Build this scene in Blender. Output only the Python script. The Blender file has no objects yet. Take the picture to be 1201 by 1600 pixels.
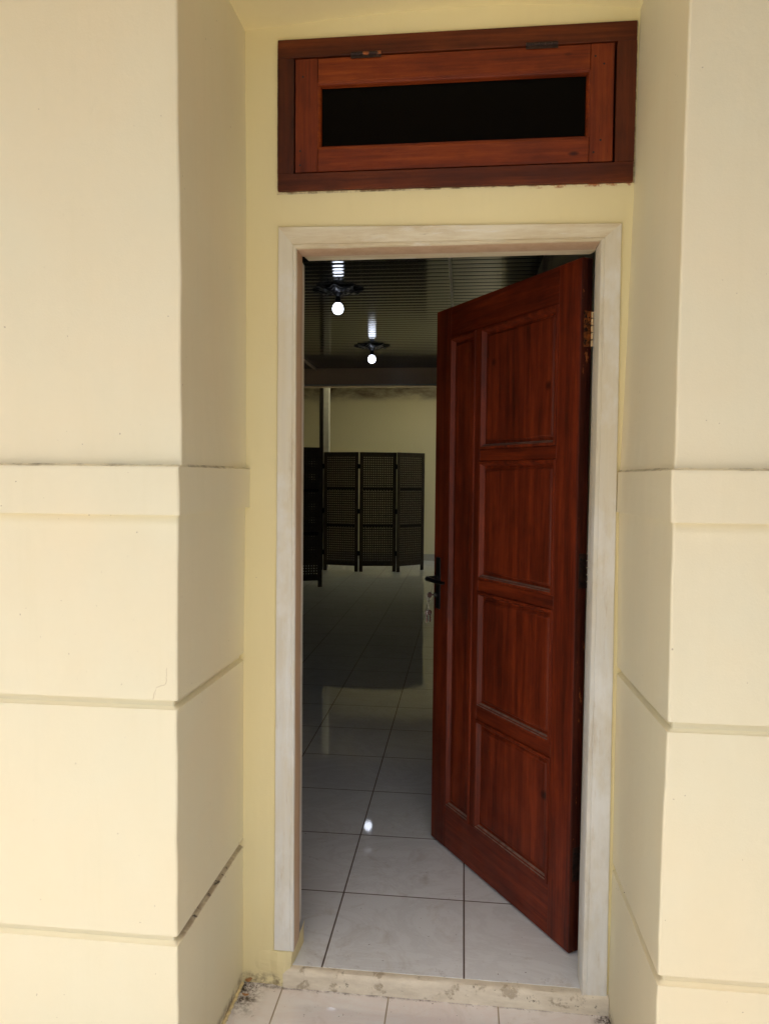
import bpy, math, random
from mathutils import Vector, Matrix, noise as mnoise
R = math.radians
random.seed(7)
SC = bpy.context.scene
COL = SC.collection

# ------------------------------------------------------------------ camera
cam_d = bpy.data.cameras.new("camera")
cam = bpy.data.objects.new("camera", cam_d)
COL.objects.link(cam)
SC.camera = cam
yaw, pitch, roll, F_PX = R(6.165134), R(-2.682052), R(0.50221), 1142.111
fw = Vector((-math.sin(yaw) * math.cos(pitch), math.cos(yaw) * math.cos(pitch), math.sin(pitch)))
rt = Vector((math.cos(yaw), math.sin(yaw), 0))
up = rt.cross(fw)
r2 = rt * math.cos(roll) + up * math.sin(roll)
u2 = up * math.cos(roll) - rt * math.sin(roll)
m = Matrix((r2, u2, -fw)).transposed().to_4x4()
m.translation = Vector((0, -1.967234, 1.391571))
cam.matrix_world = m
cam_d.sensor_fit = 'VERTICAL'
cam_d.sensor_height = 36
cam_d.lens = F_PX / 1600 * 36
cam_d.clip_start = 0.05
cam_d.clip_end = 600

# ------------------------------------------------------------------ light
SUN_EL, SUN_AZ = R(70), R(182)          # azimuth clockwise from +Y: behind the camera, to the right; an unseen roof keeps the wall in shade
w = bpy.data.worlds.new("World")
SC.world = w
w.use_nodes = True
wn = w.node_tree.nodes
bg = wn["Background"]
sky = wn.new("ShaderNodeTexSky")
sky.sky_type = 'NISHITA'
sky.sun_disc = False
sky.sun_elevation = SUN_EL
sky.sun_rotation = SUN_AZ
sky.air_density = 1.0
sky.dust_density = 8.0
sky.ozone_density = 1.0
w.node_tree.links.new(sky.outputs[0], bg.inputs[0])
bg.inputs[1].default_value = 0.15
sd = bpy.data.lights.new("sun", 'SUN')
sd.energy = 2.0
sd.angle = R(4)
sd.color = (1.0, 0.98, 0.94)
so = bpy.data.objects.new("sun", sd)
COL.objects.link(so)
sdir = Vector((math.sin(SUN_AZ) * math.cos(SUN_EL), math.cos(SUN_AZ) * math.cos(SUN_EL), math.sin(SUN_EL)))
so.rotation_euler = sdir.to_track_quat('Z', 'Y').to_euler()
so.location = sdir * 30
vs = SC.view_settings
vs.view_transform = 'Standard'
vs.look = 'None'
vs.exposure = 0.56
vs.gamma = 1
SC.render.engine = 'CYCLES'
SC.cycles.max_bounces = 12
SC.cycles.diffuse_bounces = 6
SC.cycles.glossy_bounces = 6

# ------------------------------------------------------------------ node helpers
class NT:
    def __init__(s, name):
        s.m = bpy.data.materials.new(name)
        s.m.use_nodes = True
        s.t = s.m.node_tree
        s.b = s.t.nodes["Principled BSDF"]
        s.tc = s.t.nodes.new("ShaderNodeTexCoord")
        s.co = s.tc.outputs["Object"]
    def n(s, typ, **kw):
        x = s.t.nodes.new(typ)
        for k, v in kw.items():
            setattr(x, k, v)
        return x
    def l(s, a, b):
        s.t.links.new(a, b)
    def val(s, sock, v):
        if hasattr(v, "is_output") or isinstance(v, bpy.types.NodeSocket):
            s.l(v, sock)
        else:
            sock.default_value = v
    def map(s, scale=(1, 1, 1), loc=(0, 0, 0), rot=(0, 0, 0), co=None):
        x = s.n("ShaderNodeMapping")
        s.l(co or s.co, x.inputs[0])
        x.inputs[1].default_value = loc
        x.inputs[2].default_value = rot
        x.inputs[3].default_value = scale
        return x.outputs[0]
    def noise(s, scale=5, detail=4, rough=.55, co=None, dist=0):
        x = s.n("ShaderNodeTexNoise")
        s.l(co or s.co, x.inputs["Vector"])
        x.inputs["Scale"].default_value = scale
        x.inputs["Detail"].default_value = detail
        x.inputs["Roughness"].default_value = rough
        x.inputs["Distortion"].default_value = dist
        return x.outputs["Fac"]
    def ramp(s, fac, stops):
        x = s.n("ShaderNodeValToRGB")
        e = x.color_ramp.elements
        while len(e) < len(stops):
            e.new(.5)
        for i, (p, c) in enumerate(stops):
            e[i].position = p
            e[i].color = (*c, 1) if isinstance(c, tuple) else (c, c, c, 1)
        s.l(fac, x.inputs[0])
        return x.outputs[0]
    def mix(s, fac, a, b, mode='MIX'):
        x = s.n("ShaderNodeMix", data_type='RGBA', blend_type=mode)
        s.val(x.inputs[0], fac)
        for i, v in ((6, a), (7, b)):
            if isinstance(v, tuple):
                x.inputs[i].default_value = (*v, 1)
            else:
                s.l(v, x.inputs[i])
        return x.outputs[2]
    def math(s, op, a, b=0.0, c=0.0, clamp=False):
        x = s.n("ShaderNodeMath", operation=op, use_clamp=clamp)
        for i, v in enumerate((a, b, c)):
            s.val(x.inputs[i], v)
        return x.outputs[0]
    def xyz(s):
        x = s.n("ShaderNodeSeparateXYZ")
        s.l(s.co, x.inputs[0])
        return x.outputs
    def band(s, v, a, b, soft):
        """1 between a and b with soft shoulders"""
        p = s.n("ShaderNodeMapRange", interpolation_type='SMOOTHSTEP')
        s.l(v, p.inputs[0]); p.inputs[1].default_value = a - soft; p.inputs[2].default_value = a
        q = s.n("ShaderNodeMapRange", interpolation_type='SMOOTHSTEP')
        s.l(v, q.inputs[0]); q.inputs[1].default_value = b; q.inputs[2].default_value = b + soft
        q.inputs[3].default_value = 1; q.inputs[4].default_value = 0
        return s.math('MULTIPLY', p.outputs[0], q.outputs[0])
    def bump(s, h, strength=.2, dist=.002, nrm=None):
        x = s.n("ShaderNodeBump")
        x.inputs["Strength"].default_value = strength
        x.inputs["Distance"].default_value = dist
        s.l(h, x.inputs["Height"])
        if nrm:
            s.l(nrm, x.inputs["Normal"])
        return x.outputs[0]
    def out(s, col=None, rough=None, nrm=None, spec=None, metal=None, coat=None):
        b = s.b.inputs
        for k, v in (("Base Color", col), ("Roughness", rough), ("Normal", nrm), ("Specular IOR Level", spec), ("Metallic", metal), ("Coat Weight", coat)):
            if v is None:
                continue
            if isinstance(v, tuple):
                b[k].default_value = (*v, 1)
            else:
                s.val(b[k], v)
        return s.m

def paint_wall(name, base, warm, joints=True):
    """limewashed cream paint: broad patches, roller marks, dirt in the joints"""
    t = NT(name)
    X, Y, Z = t.xyz()
    c = t.mix(t.ramp(t.noise(1.7, 4, .6), [(.38, 0), (.64, 1)]), base, warm)
    drip = t.ramp(t.noise(5, 5, .65, t.map((3.5, 3.5, .22))), [(.54, 0), (.74, .16)])
    c = t.mix(drip, c, (base[0] * .88, base[1] * .85, base[2] * .74))
    c = t.mix(t.ramp(t.noise(9, 5, .6, t.map((1, 1, .35))), [(.3, .0), (.75, .22)]), c, (base[0] * .93, base[1] * .92, base[2] * .86))
    # thin grime on the ledge above the band and blackened mould in the lower joint of the return
    grime = t.math('MULTIPLY', t.band(Z, 1.4115, 1.4165, .001), t.ramp(t.noise(16, 5, .7), [(.44, .0), (.68, .7)]))
    grime = t.math('MULTIPLY', grime, 1.0 if joints else 0.0)
    c = t.mix(grime, c, (.14, .10, .06))
    j2 = t.math('MULTIPLY', t.band(Z, .347, .369, .002), t.band(Y, -.40, .01, .03))
    left = t.math('LESS_THAN', X, -.3 if joints else -99)
    j2 = t.math('MULTIPLY', j2, left)
    j2 = t.math('MULTIPLY', j2, t.ramp(t.noise(30, 5, .75), [(.34, .15), (.56, .6)]))
    c = t.mix(j2, c, (.30, .20, .11))
    j3 = t.math('MULTIPLY', t.math('MULTIPLY', t.band(Z, .347, .369, .002), left), t.ramp(t.noise(40, 4, .7), [(.58, 0), (.62, .85)]))
    j3 = t.math('MULTIPLY', j3, t.band(Y, -.38, .01, .03))
    c = t.mix(j3, c, (.035, .025, .018))
    sp = t.math('MULTIPLY', t.band(Z, .335, .39, .02), t.ramp(t.noise(130, 2, .5), [(.70, 0), (.74, .9)]))
    sp = t.math('MULTIPLY', sp, t.band(Y, -.15, .01 if joints else -.12, .1))
    c = t.mix(sp, c, (.06, .04, .03))
    if not joints:
        # smeared varnish and grime where the window frame meets the plaster
        dx = t.math('SUBTRACT', t.math('ABSOLUTE', t.math('ADD', X, .044)), .4645)
        dz = t.math('SUBTRACT', t.math('ABSOLUTE', t.math('SUBTRACT', Z, 2.3535)), .1990)
        rim = t.band(t.math('MAXIMUM', dx, dz), -.02, .0012, .0028)
        rim = t.math('MULTIPLY', rim, t.ramp(t.noise(24, 5, .75), [(.42, .05), (.58, .85)]))
        c = t.mix(rim, c, (.16, .085, .04))
        sm = t.math('MULTIPLY', t.band(X, .20, .41, .05), t.band(Z, 2.1475, 2.156, .004))
        sm = t.math('MULTIPLY', sm, t.ramp(t.noise(32, 5, .7), [(.48, 0), (.58, .85)]))
        c = t.mix(sm, c, (.42, .12, .03))
    foot = t.math('MULTIPLY', t.band(Z, -.06, -.035, .03), t.ramp(t.noise(40, 5, .7), [(.42, 0), (.6, .8)]))
    c = t.mix(foot, c, (.20, .15, .09))
    fly = t.ramp(t.noise(110, 1, .4), [(.815, 0), (.825, .5)])
    c = t.mix(fly, c, (.25, .18, .12))
    h = t.math('ADD', t.math('MULTIPLY', t.noise(6, 4, .55, t.map((1, 1, .5))), 1.0), t.math('MULTIPLY', t.noise(220, 3, .6), .09))
    n = t.bump(h, .5, .007)
    return t.out(c, .62, n, .35)

M = {}
M['cream'] = paint_wall("cream_paint", (.785, .745, .54), (.81, .73, .505))
M['wallcream'] = paint_wall("yellow_cream_paint", (.81, .73, .425), (.82, .72, .40), False)

def mat_trim():
    t = NT("worn_white_trim_paint")
    X, Y, Z = t.xyz()
    st = t.noise(6, 6, .6, t.map((5, 5, .8)))
    c = t.mix(t.ramp(st, [(.38, 0), (.66, 1)]), (.70, .715, .675), (.68, .655, .55))
    prim = t.ramp(t.noise(3.2, 6, .65, t.map((2.5, 1, 1))), [(.52, 0), (.6, .75)])
    c = t.mix(prim, c, (.74, .77, .75))
    yl = t.math('MULTIPLY', t.band(Z, 1.55, 2.2, .9), .55)
    c = t.mix(yl, c, (.74, .65, .42))
    sc = t.ramp(t.noise(15, 7, .8, t.map((1.6, 1, .16))), [(.56, 0), (.66, .55)])
    c = t.mix(sc, c, (.52, .42, .27))
    brush = t.ramp(t.noise(60, 4, .7, t.map((1, 1, .03))), [(.35, 0), (.75, .28)])
    c = t.mix(brush, c, (.56, .50, .38))
    pat = t.ramp(t.noise(4.5, 5, .7, t.map((1, 1, .6), (3, 1, 7))), [(.50, 0), (.60, .5)])
    c = t.mix(pat, c, (.80, .81, .77))
    fly = t.ramp(t.noise(95, 3, .6), [(.765, 0), (.79, .6)])
    c = t.mix(fly, c, (.2, .15, .1))
    h = t.math('ADD', t.noise(12, 5, .65, t.map((6, 6, .6))), t.math('MULTIPLY', sc, -.6))
    return t.out(c, .5, t.bump(h, .35, .0025), .4)
M['trim'] = mat_trim()

def mat_lining():
    t = NT("brown_primed_lining")
    c = t.mix(t.ramp(t.noise(8, 6, .65, t.map((3, 3, .5))), [(.35, 0), (.65, 1)]), (.50, .34, .21), (.60, .44, .29))
    return t.out(c, .5, t.bump(t.noise(12, 5, .65), .3, .002), .4)
M['lining'] = mat_lining()
def mat_trim_head():
    t = NT("worn_trim_paint_head")
    st = t.noise(6, 6, .65, t.map((.9, 6, 7)))
    c = t.mix(t.ramp(st, [(.36, 0), (.62, 1)]), (.76, .70, .52), (.62, .52, .33))
    sc = t.ramp(t.noise(9, 6, .75, t.map((.5, 2, 3.5))), [(.57, 0), (.66, .75)])
    c = t.mix(sc, c, (.80, .77, .68))
    k = t.ramp(t.noise(7, 6, .8, t.map((.6, 2, 5))), [(.61, 0), (.67, .65)])
    c = t.mix(k, c, (.36, .26, .15))
    return t.out(c, .55, t.bump(st, .35, .0025), .4)
M['trimhead'] = mat_trim_head()

def mat_wood(name, dark, mid, lite, axis='z', knots=True, coat=.10, rough=.44, seed=0, chips=0.0, dust=0.0):
    t = NT(name)
    X, Y, Z = t.xyz()
    sc = {'z': (1, 1, .045), 'x': (.05, 1, 1)}[axis]
    a = t.noise(34, 6, .65, t.map(sc, (seed, seed * .7, seed * .3)), dist=.4)
    b = t.noise(150, 4, .6, t.map(sc, (seed, 0, 0)))
    cl = t.noise(4.5, 5, .7, t.map((1, 1, .40) if axis == 'z' else (.40, 1, 1), (seed, 0, seed)))
    g = t.math('ADD', t.math('MULTIPLY', a, .55), t.math('MULTIPLY', b, .22))
    g = t.math('ADD', g, t.math('MULTIPLY', cl, .42))
    g = t.math('SUBTRACT', g, .06)
    c = t.ramp(g, [(.37, dark), (.53, mid), (.71, lite)])
    blot = t.ramp(t.noise(7, 6, .7, t.map((1, 1, .5) if axis == 'z' else (.5, 1, 1), (seed * 2, 1, 3))), [(.50, 0), (.72, .5)])
    c = t.mix(blot, c, (dark[0] * .7, dark[1] * .75, dark[2] * .8))
    if knots:
        v = t.n("ShaderNodeTexVoronoi")
        t.l(t.map((3.2, 3.2, 3.2) if axis == 'z' else (3.6, 5, 9), (seed + .37, .2, seed + .8)), v.inputs["Vector"])
        v.inputs["Scale"].default_value = 1.6
        k = t.ramp(v.outputs["Distance"], [(.0, 1), (.05, .75), (.10, 0)])
        c = t.mix(k, c, (dark[0] * .3, dark[1] * .3, dark[2] * .3))
    pores = t.ramp(t.noise(420, 2, .5, t.map(sc)), [(.62, 0), (.72, .35)])
    c = t.mix(pores, c, (dark[0] * .5, dark[1] * .5, dark[2] * .5))
    if chips:
        ch = t.math('MULTIPLY', t.ramp(t.noise(20, 6, .8, t.map((1, 1, .35))), [(.60, 0), (.64, 1)]), chips)
        c = t.mix(ch, c, (.42, .13, .04))
    r = t.ramp(t.noise(14, 4, .6), [(.3, rough - .07), (.7, rough + .12)])
    n = t.bump(t.math('ADD', a, t.math('MULTIPLY', b, .5)), .22, .0012)
    t.b.inputs["Coat Roughness"].default_value = .22
    return t.out(c, r, n, .22, coat=coat)
DK, MD, LT = (.046, .0080, .0034), (.135, .0190, .0055), (.28, .043, .010)
M['doorv'] = mat_wood("varnished_door_wood", DK, MD, LT, 'z', False, seed=1)
M['doorp'] = mat_wood("varnished_panel_wood", (.048, .0085, .0036), (.140, .0200, .0060), (.285, .045, .011), 'z', True, seed=5)
M['doorh'] = mat_wood("varnished_rail_wood", DK, MD, LT, 'x', False, seed=9)
M['dooredge'] = mat_wood("shaded_worn_edge_wood", (.022, .006, .004), (.060, .012, .006), (.12, .024, .010), 'z', False, chips=.9, seed=3)  # base tone darkened for the jamb's shade; the chips are wear
M['sashh'] = mat_wood("sash_wood", (.075, .0105, .0025), (.165, .026, .004), (.30, .062, .008), 'x', True, coat=.05, rough=.5, seed=12)
M['sashv'] = mat_wood("sash_stile_wood", (.07, .0100, .0025), (.155, .024, .004), (.27, .054, .008), 'z', True, coat=.05, rough=.5, seed=15)
M['frameh'] = mat_wood("window_frame_wood", (.036, .0075, .0025), (.085, .0165, .004), (.175, .038, .007), 'x', False, coat=.05, rough=.5, seed=21)
M['framev'] = mat_wood("window_frame_wood_upright", (.030, .0065, .0025), (.07, .014, .004), (.115, .024, .006), 'z', False, coat=.05, rough=.5, seed=25)

def mat_tile(name, size, lx, ly, c1, c2, grout, vein, veinc, mort, rough=.06, pink=0.0, edge_dirt=False):
    t = NT(name)
    X, Y, Z = t.xyz()
    br = t.n("ShaderNodeTexBrick")
    br.offset = 0; br.squash = 1
    t.l(t.map(loc=(-lx + 40 * size, -ly + 40 * size, 0)), br.inputs["Vector"])
    br.inputs["Color1"].default_value = (*c1, 1)
    br.inputs["Color2"].default_value = (*c2, 1)
    br.inputs["Mortar"].default_value = (*grout, 1)
    br.inputs["Scale"].default_value = 1
    br.inputs["Mortar Size"].default_value = mort
    br.inputs["Mortar Smooth"].default_value = .2
    br.inputs["Brick Width"].default_value = size
    br.inputs["Row Height"].default_value = size
    mor = br.outputs["Fac"]
    v = t.noise(2.6, 8, .7, t.map((1, 1.6, 1), rot=(0, 0, .5)), dist=1.4)
    vf = t.ramp(v, [(.44, 0), (.50, vein), (.56, 0)])
    c = t.mix(vf, br.outputs["Color"], veinc)
    cloud = t.ramp(t.noise(5, 4, .6), [(.4, 0), (.7, pink)])
    c = t.mix(cloud, c, (.74, .56, .52))
    d = t.ramp(t.noise(75, 3, .6), [(.70, 0), (.74, .85)])
    near = t.band(Y, -3, .5, 1.0)
    d = t.math('MULTIPLY', d, near)
    c = t.mix(d, c, (.10, .075, .05))
    smear = t.math('MULTIPLY', t.ramp(t.noise(6, 7, .75, dist=1), [(.54, 0), (.70, .45)]), near)
    c = t.mix(smear, c, (.48, .44, .38))
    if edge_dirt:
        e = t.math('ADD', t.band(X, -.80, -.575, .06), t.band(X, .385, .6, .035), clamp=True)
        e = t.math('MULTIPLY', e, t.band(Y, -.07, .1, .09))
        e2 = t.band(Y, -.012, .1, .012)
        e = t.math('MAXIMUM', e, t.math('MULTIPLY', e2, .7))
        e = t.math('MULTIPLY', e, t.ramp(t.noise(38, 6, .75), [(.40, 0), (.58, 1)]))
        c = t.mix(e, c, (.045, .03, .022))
    else:
        e = t.band(Y, -.02, .035, .04)
        e = t.math('MULTIPLY', e, t.ramp(t.noise(22, 6, .8), [(.56, 0), (.68, .4)]))
        c = t.mix(e, c, (.16, .12, .08))
    c = t.mix(mor, c, grout)
    r = t.math('ADD', t.math('MULTIPLY', mor, .6), t.ramp(t.noise(4, 5, .6), [(.3, rough), (.8, rough + .025)]))
    r = t.math('ADD', r, t.math('MULTIPLY', smear, .3))
    h = t.math('MULTIPLY', mor, -1.0)
    n = t.bump(h, .6, .0012)
    n = t.bump(t.noise(3.1, 2, .5), .10, .003, n)
    return t.out(c, r, n, .85)
M['halltile'] = mat_tile("glazed_white_tile", .4, -.381, .397, (.79, .825, .84), (.75, .785, .80), (.085, .06, .045), .22, (.48, .48, .48), .0026, rough=.022)
M['porchtile'] = mat_tile("pinkish_porch_tile", .3, -.488, -.29, (.72, .715, .70), (.69, .68, .665), (.30, .25, .18), .25, (.64, .53, .49), .0022, rough=.035, pink=.25, edge_dirt=True)

def mat_threshold():
    t = NT("chipped_threshold_paint")
    c = t.mix(t.ramp(t.noise(22, 6, .7, t.map((.6, 1, 2))), [(.35, 0), (.65, 1)]), (.74, .68, .54), (.60, .54, .42))
    k = t.ramp(t.noise(11, 6, .75), [(.56, 0), (.61, .7)])
    c = t.mix(k, c, (.34, .28, .19))
    k2 = t.ramp(t.noise(30, 6, .8), [(.62, 0), (.67, .9)])
    c = t.mix(k2, c, (.10, .085, .05))
    h = t.math('SUBTRACT', t.noise(14, 5, .7), k)
    return t.out(c, .65, t.bump(h, .5, .004), .3)
M['threshold'] = mat_threshold()

def mat_plain(name, col, rough=.5, metal=0.0, spec=.5, var=.12, sc=12, bump=.1):
    t = NT(name)
    f = t.ramp(t.noise(sc, 5, .6), [(.3, 0), (.7, 1)])
    c = t.mix(f, tuple(x * (1 - var) for x in col), tuple(min(1, x * (1 + var)) for x in col))
    return t.out(c, rough, t.bump(t.noise(sc * 6, 4, .6), bump, .001), spec, metal)
M['black'] = mat_plain("black_metal", (.012, .012, .012), .35, .6)
M['blackmetal'] = mat_plain("black_cast_metal", (.02, .02, .022), .3, .7)
M['chrome'] = mat_plain("nickel_key", (.62, .60, .56), .22, 1.0)
M['screenwood'] = mat_plain("dark_brown_screen_wood", (.060, .046, .034), .55, 0, .3, .3, 30)
M['screenrail'] = mat_plain("darker_screen_rail", (.012, .009, .007), .5, 0, .3)
M['post'] = mat_plain("dark_post_paint", (.035, .025, .018), .5)
M['pipe'] = mat_plain("pale_pipe", (.72, .71, .62), .4)
M['whitetrim'] = mat_plain("white_pvc_trim", (.62, .60, .55), .35)
M['skirt'] = mat_plain("grey_skirting_tile", (.45, .44, .40), .2)
M['concrete'] = mat_plain("pale_concrete", (.20, .19, .16), .9, sc=2)
M['roofslab'] = mat_plain("warm_bounce_paint", (.46, .31, .10), .8)  # yellow picked so the unseen roof bounces warm light on upper walls
M['brownwall'] = mat_plain("light_cutting_brown", (.13, .09, .05), .8)
M['leaf'] = mat_plain("dry_leaf", (.34, .17, .06), .8, sc=60, var=.4)
M['crumb'] = mat_plain("dark_grit", (.045, .032, .022), .95, sc=90, var=.5)
M['caulk'] = mat_plain("yellowed_caulk", (.62, .52, .28), .8, sc=60, var=.35, bump=.5)
M['rubber'] = mat_plain("dark_gap", (.01, .008, .007), .8)

def mat_hall_wall():
    t = NT("pale_green_hall_paint")
    X, Y, Z = t.xyz()
    c = t.mix(t.ramp(t.noise(1.2, 3, .5), [(.3, 0), (.7, 1)]), (.72, .68, .46), (.75, .70, .48))
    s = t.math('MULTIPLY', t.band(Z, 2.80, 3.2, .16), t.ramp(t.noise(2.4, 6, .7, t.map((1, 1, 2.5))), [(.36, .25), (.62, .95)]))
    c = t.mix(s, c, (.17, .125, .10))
    return t.out(c, .6, t.bump(t.noise(9, 3, .5), .2, .004), .3)
M['hallwall'] = mat_hall_wall()

def mat_pvc(name, col, stain=False, rough=.09):
    t = NT(name)
    c = t.mix(t.ramp(t.noise(2, 4, .6, t.map((.4, 3, 1))), [(.3, 0), (.7, 1)]), col, tuple(x * .8 for x in col))
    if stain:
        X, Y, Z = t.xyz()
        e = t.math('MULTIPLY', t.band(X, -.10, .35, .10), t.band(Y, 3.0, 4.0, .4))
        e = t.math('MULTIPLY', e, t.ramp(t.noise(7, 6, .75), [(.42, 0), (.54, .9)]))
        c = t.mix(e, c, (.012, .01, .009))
    return t.out(c, rough, None, .5)
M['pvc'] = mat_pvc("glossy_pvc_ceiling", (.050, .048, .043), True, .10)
M['pvcbrown'] = mat_pvc("brown_pvc_fascia", (.82, .63, .49), False, .25)

def mat_glass():
    t = NT("dark_glass")
    return t.out((.003, .0025, .002), .12, t.bump(t.noise(2, 2, .5), .05, .003), .03)
M['glass'] = mat_glass()

def mat_bulb():
    t = NT("lit_bulb")
    t.b.inputs["Emission Color"].default_value = (.80, .86, 1, 1)
    t.b.inputs["Emission Strength"].default_value = 5
    return t.out((.9, .9, .9), .3)
M['bulb'] = mat_bulb()

def mat_opal():
    t = NT("opal_sheet")
    tr = t.n("ShaderNodeBsdfTranslucent"); tr.inputs[0].default_value = (.97, .97, .80, 1)
    o = t.t.nodes["Material Output"]
    t.l(tr.outputs[0], o.inputs[0])
    return t.m
M['opal'] = mat_opal()

def mat_brass():
    t = NT("worn_brass_hinge")
    f = t.ramp(t.noise(60, 5, .7), [(.40, 0), (.60, 1)])
    c = t.mix(f, (.015, .008, .005), (.42, .12, .025))
    return t.out(c, .42, t.bump(f, .3, .001), .5, .35)
M['brass'] = mat_brass()
M['oldhinge'] = mat_plain('blackened_hinge', (.030, .014, .009), .5, .3, .4, .7, 50)
M['brightbrass'] = mat_plain("bright_brass_knuckle", (.85, .62, .30), .3, .25)

# ------------------------------------------------------------------ mesh helpers
class MB:
    def __init__(s):
        s.v = []; s.f = []; s.mi = []
    def add(s, vs, fs, mi=0):
        o = len(s.v)
        s.v += [tuple(p) for p in vs]
        for f in fs:
            s.f.append(tuple(o + i for i in f)); s.mi.append(mi)
        return s
    def box(s, x0, x1, y0, y1, z0, z1, mi=0):
        x0, x1 = min(x0, x1), max(x0, x1); y0, y1 = min(y0, y1), max(y0, y1); z0, z1 = min(z0, z1), max(z0, z1)
        return s.add([(x0, y0, z0), (x1, y0, z0), (x1, y1, z0), (x0, y1, z0), (x0, y0, z1), (x1, y0, z1), (x1, y1, z1), (x0, y1, z1)],
                     [(0, 3, 2, 1), (4, 5, 6, 7), (0, 1, 5, 4), (1, 2, 6, 5), (2, 3, 7, 6), (3, 0, 4, 7)], mi)
    def prism(s, quad, y0, y1, mi=0):
        """quad: (x,z) ccw seen from -Y; extruded y0 (front) .. y1"""
        n = len(quad)
        vs = [(x, y0, z) for x, z in quad] + [(x, y1, z) for x, z in quad]
        fs = [tuple(range(n)), tuple(reversed(range(n, 2 * n)))]
        fs += [(i, i + n, (i + 1) % n + n, (i + 1) % n) for i in range(n)]
        return s.add(vs, fs, mi)
    def lathe(s, prof, c, axis='z', n=24, mi=0):
        vs = []; fs = []
        for r, h in prof:
            for i in range(n):
                a = 2 * math.pi * i / n
                p = (r * math.cos(a), r * math.sin(a), h)
                if axis == 'y': p = (p[0], p[2], p[1])
                if axis == 'x': p = (p[2], p[0], p[1])
                vs.append((c[0] + p[0], c[1] + p[1], c[2] + p[2]))
        for j in range(len(prof) - 1):
            for i in range(n):
                k = (i + 1) % n
                fs.append((j * n + i, j * n + k, (j + 1) * n + k, (j + 1) * n + i))
        fs.append(tuple(reversed(range(n)))); fs.append(tuple(range((len(prof) - 1) * n, len(prof) * n)))
        return s.add(vs, fs, mi)
    def tube(s, pts, r, n=8, closed=False, mi=0):
        vs = []; fs = []
        P = [Vector(p) for p in pts]
        L = len(P)
        for j, p in enumerate(P):
            a = P[(j - 1) % L] if closed or j else P[0]
            b = P[(j + 1) % L] if closed or j < L - 1 else P[-1]
            d = (b - a).normalized()
            x = d.orthogonal() if abs(d.z) > .9 else d.cross(Vector((0, 0, 1)))
            x.normalize(); y = d.cross(x)
            rr = r[j] if isinstance(r, (list, tuple)) else r
            for i in range(n):
                t = 2 * math.pi * i / n
                vs.append(tuple(p + x * math.cos(t) * rr + y * math.sin(t) * rr))
        for j in range(L if closed else L - 1):
            k2 = (j + 1) % L
            for i in range(n):
                k = (i + 1) % n
                fs.append((j * n + i, j * n + k, k2 * n + k, k2 * n + i))
        if not closed:
            fs.append(tuple(range(n))); fs.append(tuple(range((L - 1) * n, L * n)))
        return s.add(vs, fs, mi)
    def build(s, name, mats, parent=None, bevel=0, seg=2, smooth=False):
        me = bpy.data.meshes.new(name)
        me.from_pydata(s.v, [], s.f)
        for mt in (mats if isinstance(mats, (list, tuple)) else [mats]):
            me.materials.append(mt)
        me.polygons.foreach_set("material_index", s.mi)
        import bmesh
        b = bmesh.new(); b.from_mesh(me)
        bmesh.ops.recalc_face_normals(b, faces=b.faces)
        b.to_mesh(me); b.free()
        if smooth or bevel:
            me.polygons.foreach_set("use_smooth", [True] * len(me.polygons))
        o = bpy.data.objects.new(name, me)
        COL.objects.link(o)
        if parent: o.parent = parent
        if bevel:
            bv = o.modifiers.new("bevel", 'BEVEL')
            bv.width = bevel; bv.segments = seg; bv.limit_method = 'ANGLE'; bv.angle_limit = R(35)
            bv.harden_normals = True
        elif smooth:
            es = o.modifiers.new("split", 'EDGE_SPLIT'); es.split_angle = R(40)
        return o

def tag(o, label, cat, group=None, kind=None):
    o["label"] = label; o["category"] = cat
    if group: o["group"] = group
    if kind: o["kind"] = kind
    return o
def empty(name, loc, label, cat, group=None, rz=0):
    o = bpy.data.objects.new(name, None)
    COL.objects.link(o)
    o.location = loc; o.rotation_euler = (0, 0, rz); o.empty_display_size = .1
    return tag(o, label, cat, group)
def struct(o):
    o["kind"] = "structure"
    return o
def interp(tab, z):
    tab = sorted(tab)
    if z <= tab[0][0]: return tab[0][1]
    for (a, u), (b, v) in zip(tab, tab[1:]):
        if z <= b: return u + (v - u) * (z - a) / (b - a)
    return tab[-1][1]

# ------------------------------------------------------------------ ground and floors
STEP = -.048
g = MB(); g.add([(-300, -300, -.16), (300, -300, -.16), (300, 300, -.16), (-300, 300, -.16)], [(0, 1, 2, 3)])
struct(g.build("ground", M['concrete']))
g = MB(); g.add([(-6, -4.0, -.155), (4, -4.0, -.155), (4, .02, -.155), (-6, .02, -.155), (-6, -4.0, STEP + .068), (4, -4.0, STEP + .068), (4, .02, STEP), (-6, .02, STEP)], [(0, 3, 2, 1), (4, 5, 6, 7), (0, 1, 5, 4), (1, 2, 6, 5), (2, 3, 7, 6), (3, 0, 4, 7)])
struct(g.build("porch_floor", M['porchtile']))
g = MB()                                   # the first row of tiles rises to the sill, tilted to shift the bulb glint
vs = []
for x in (-3.4, .55):
    vs += [(x, .014, -.15), (x, .014, .0042), (x, .397, 0), (x, 10.5, 0), (x, 10.5, -.15)]
g.add(vs, [(0, 1, 2, 3, 4), (5, 9, 8, 7, 6), (0, 5, 6, 1), (1, 6, 7, 2), (2, 7, 8, 3), (3, 8, 9, 4), (4, 9, 5, 0)])
struct(g.build("hall_floor", M['halltile']))

g = MB(); g.box(.64, 5.0, 6.5, 14, -.15, -.02)  # unseen pale slab added to bounce daylight through the side opening
struct(g.build("bounce_slab", M['whitetrim']))
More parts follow.
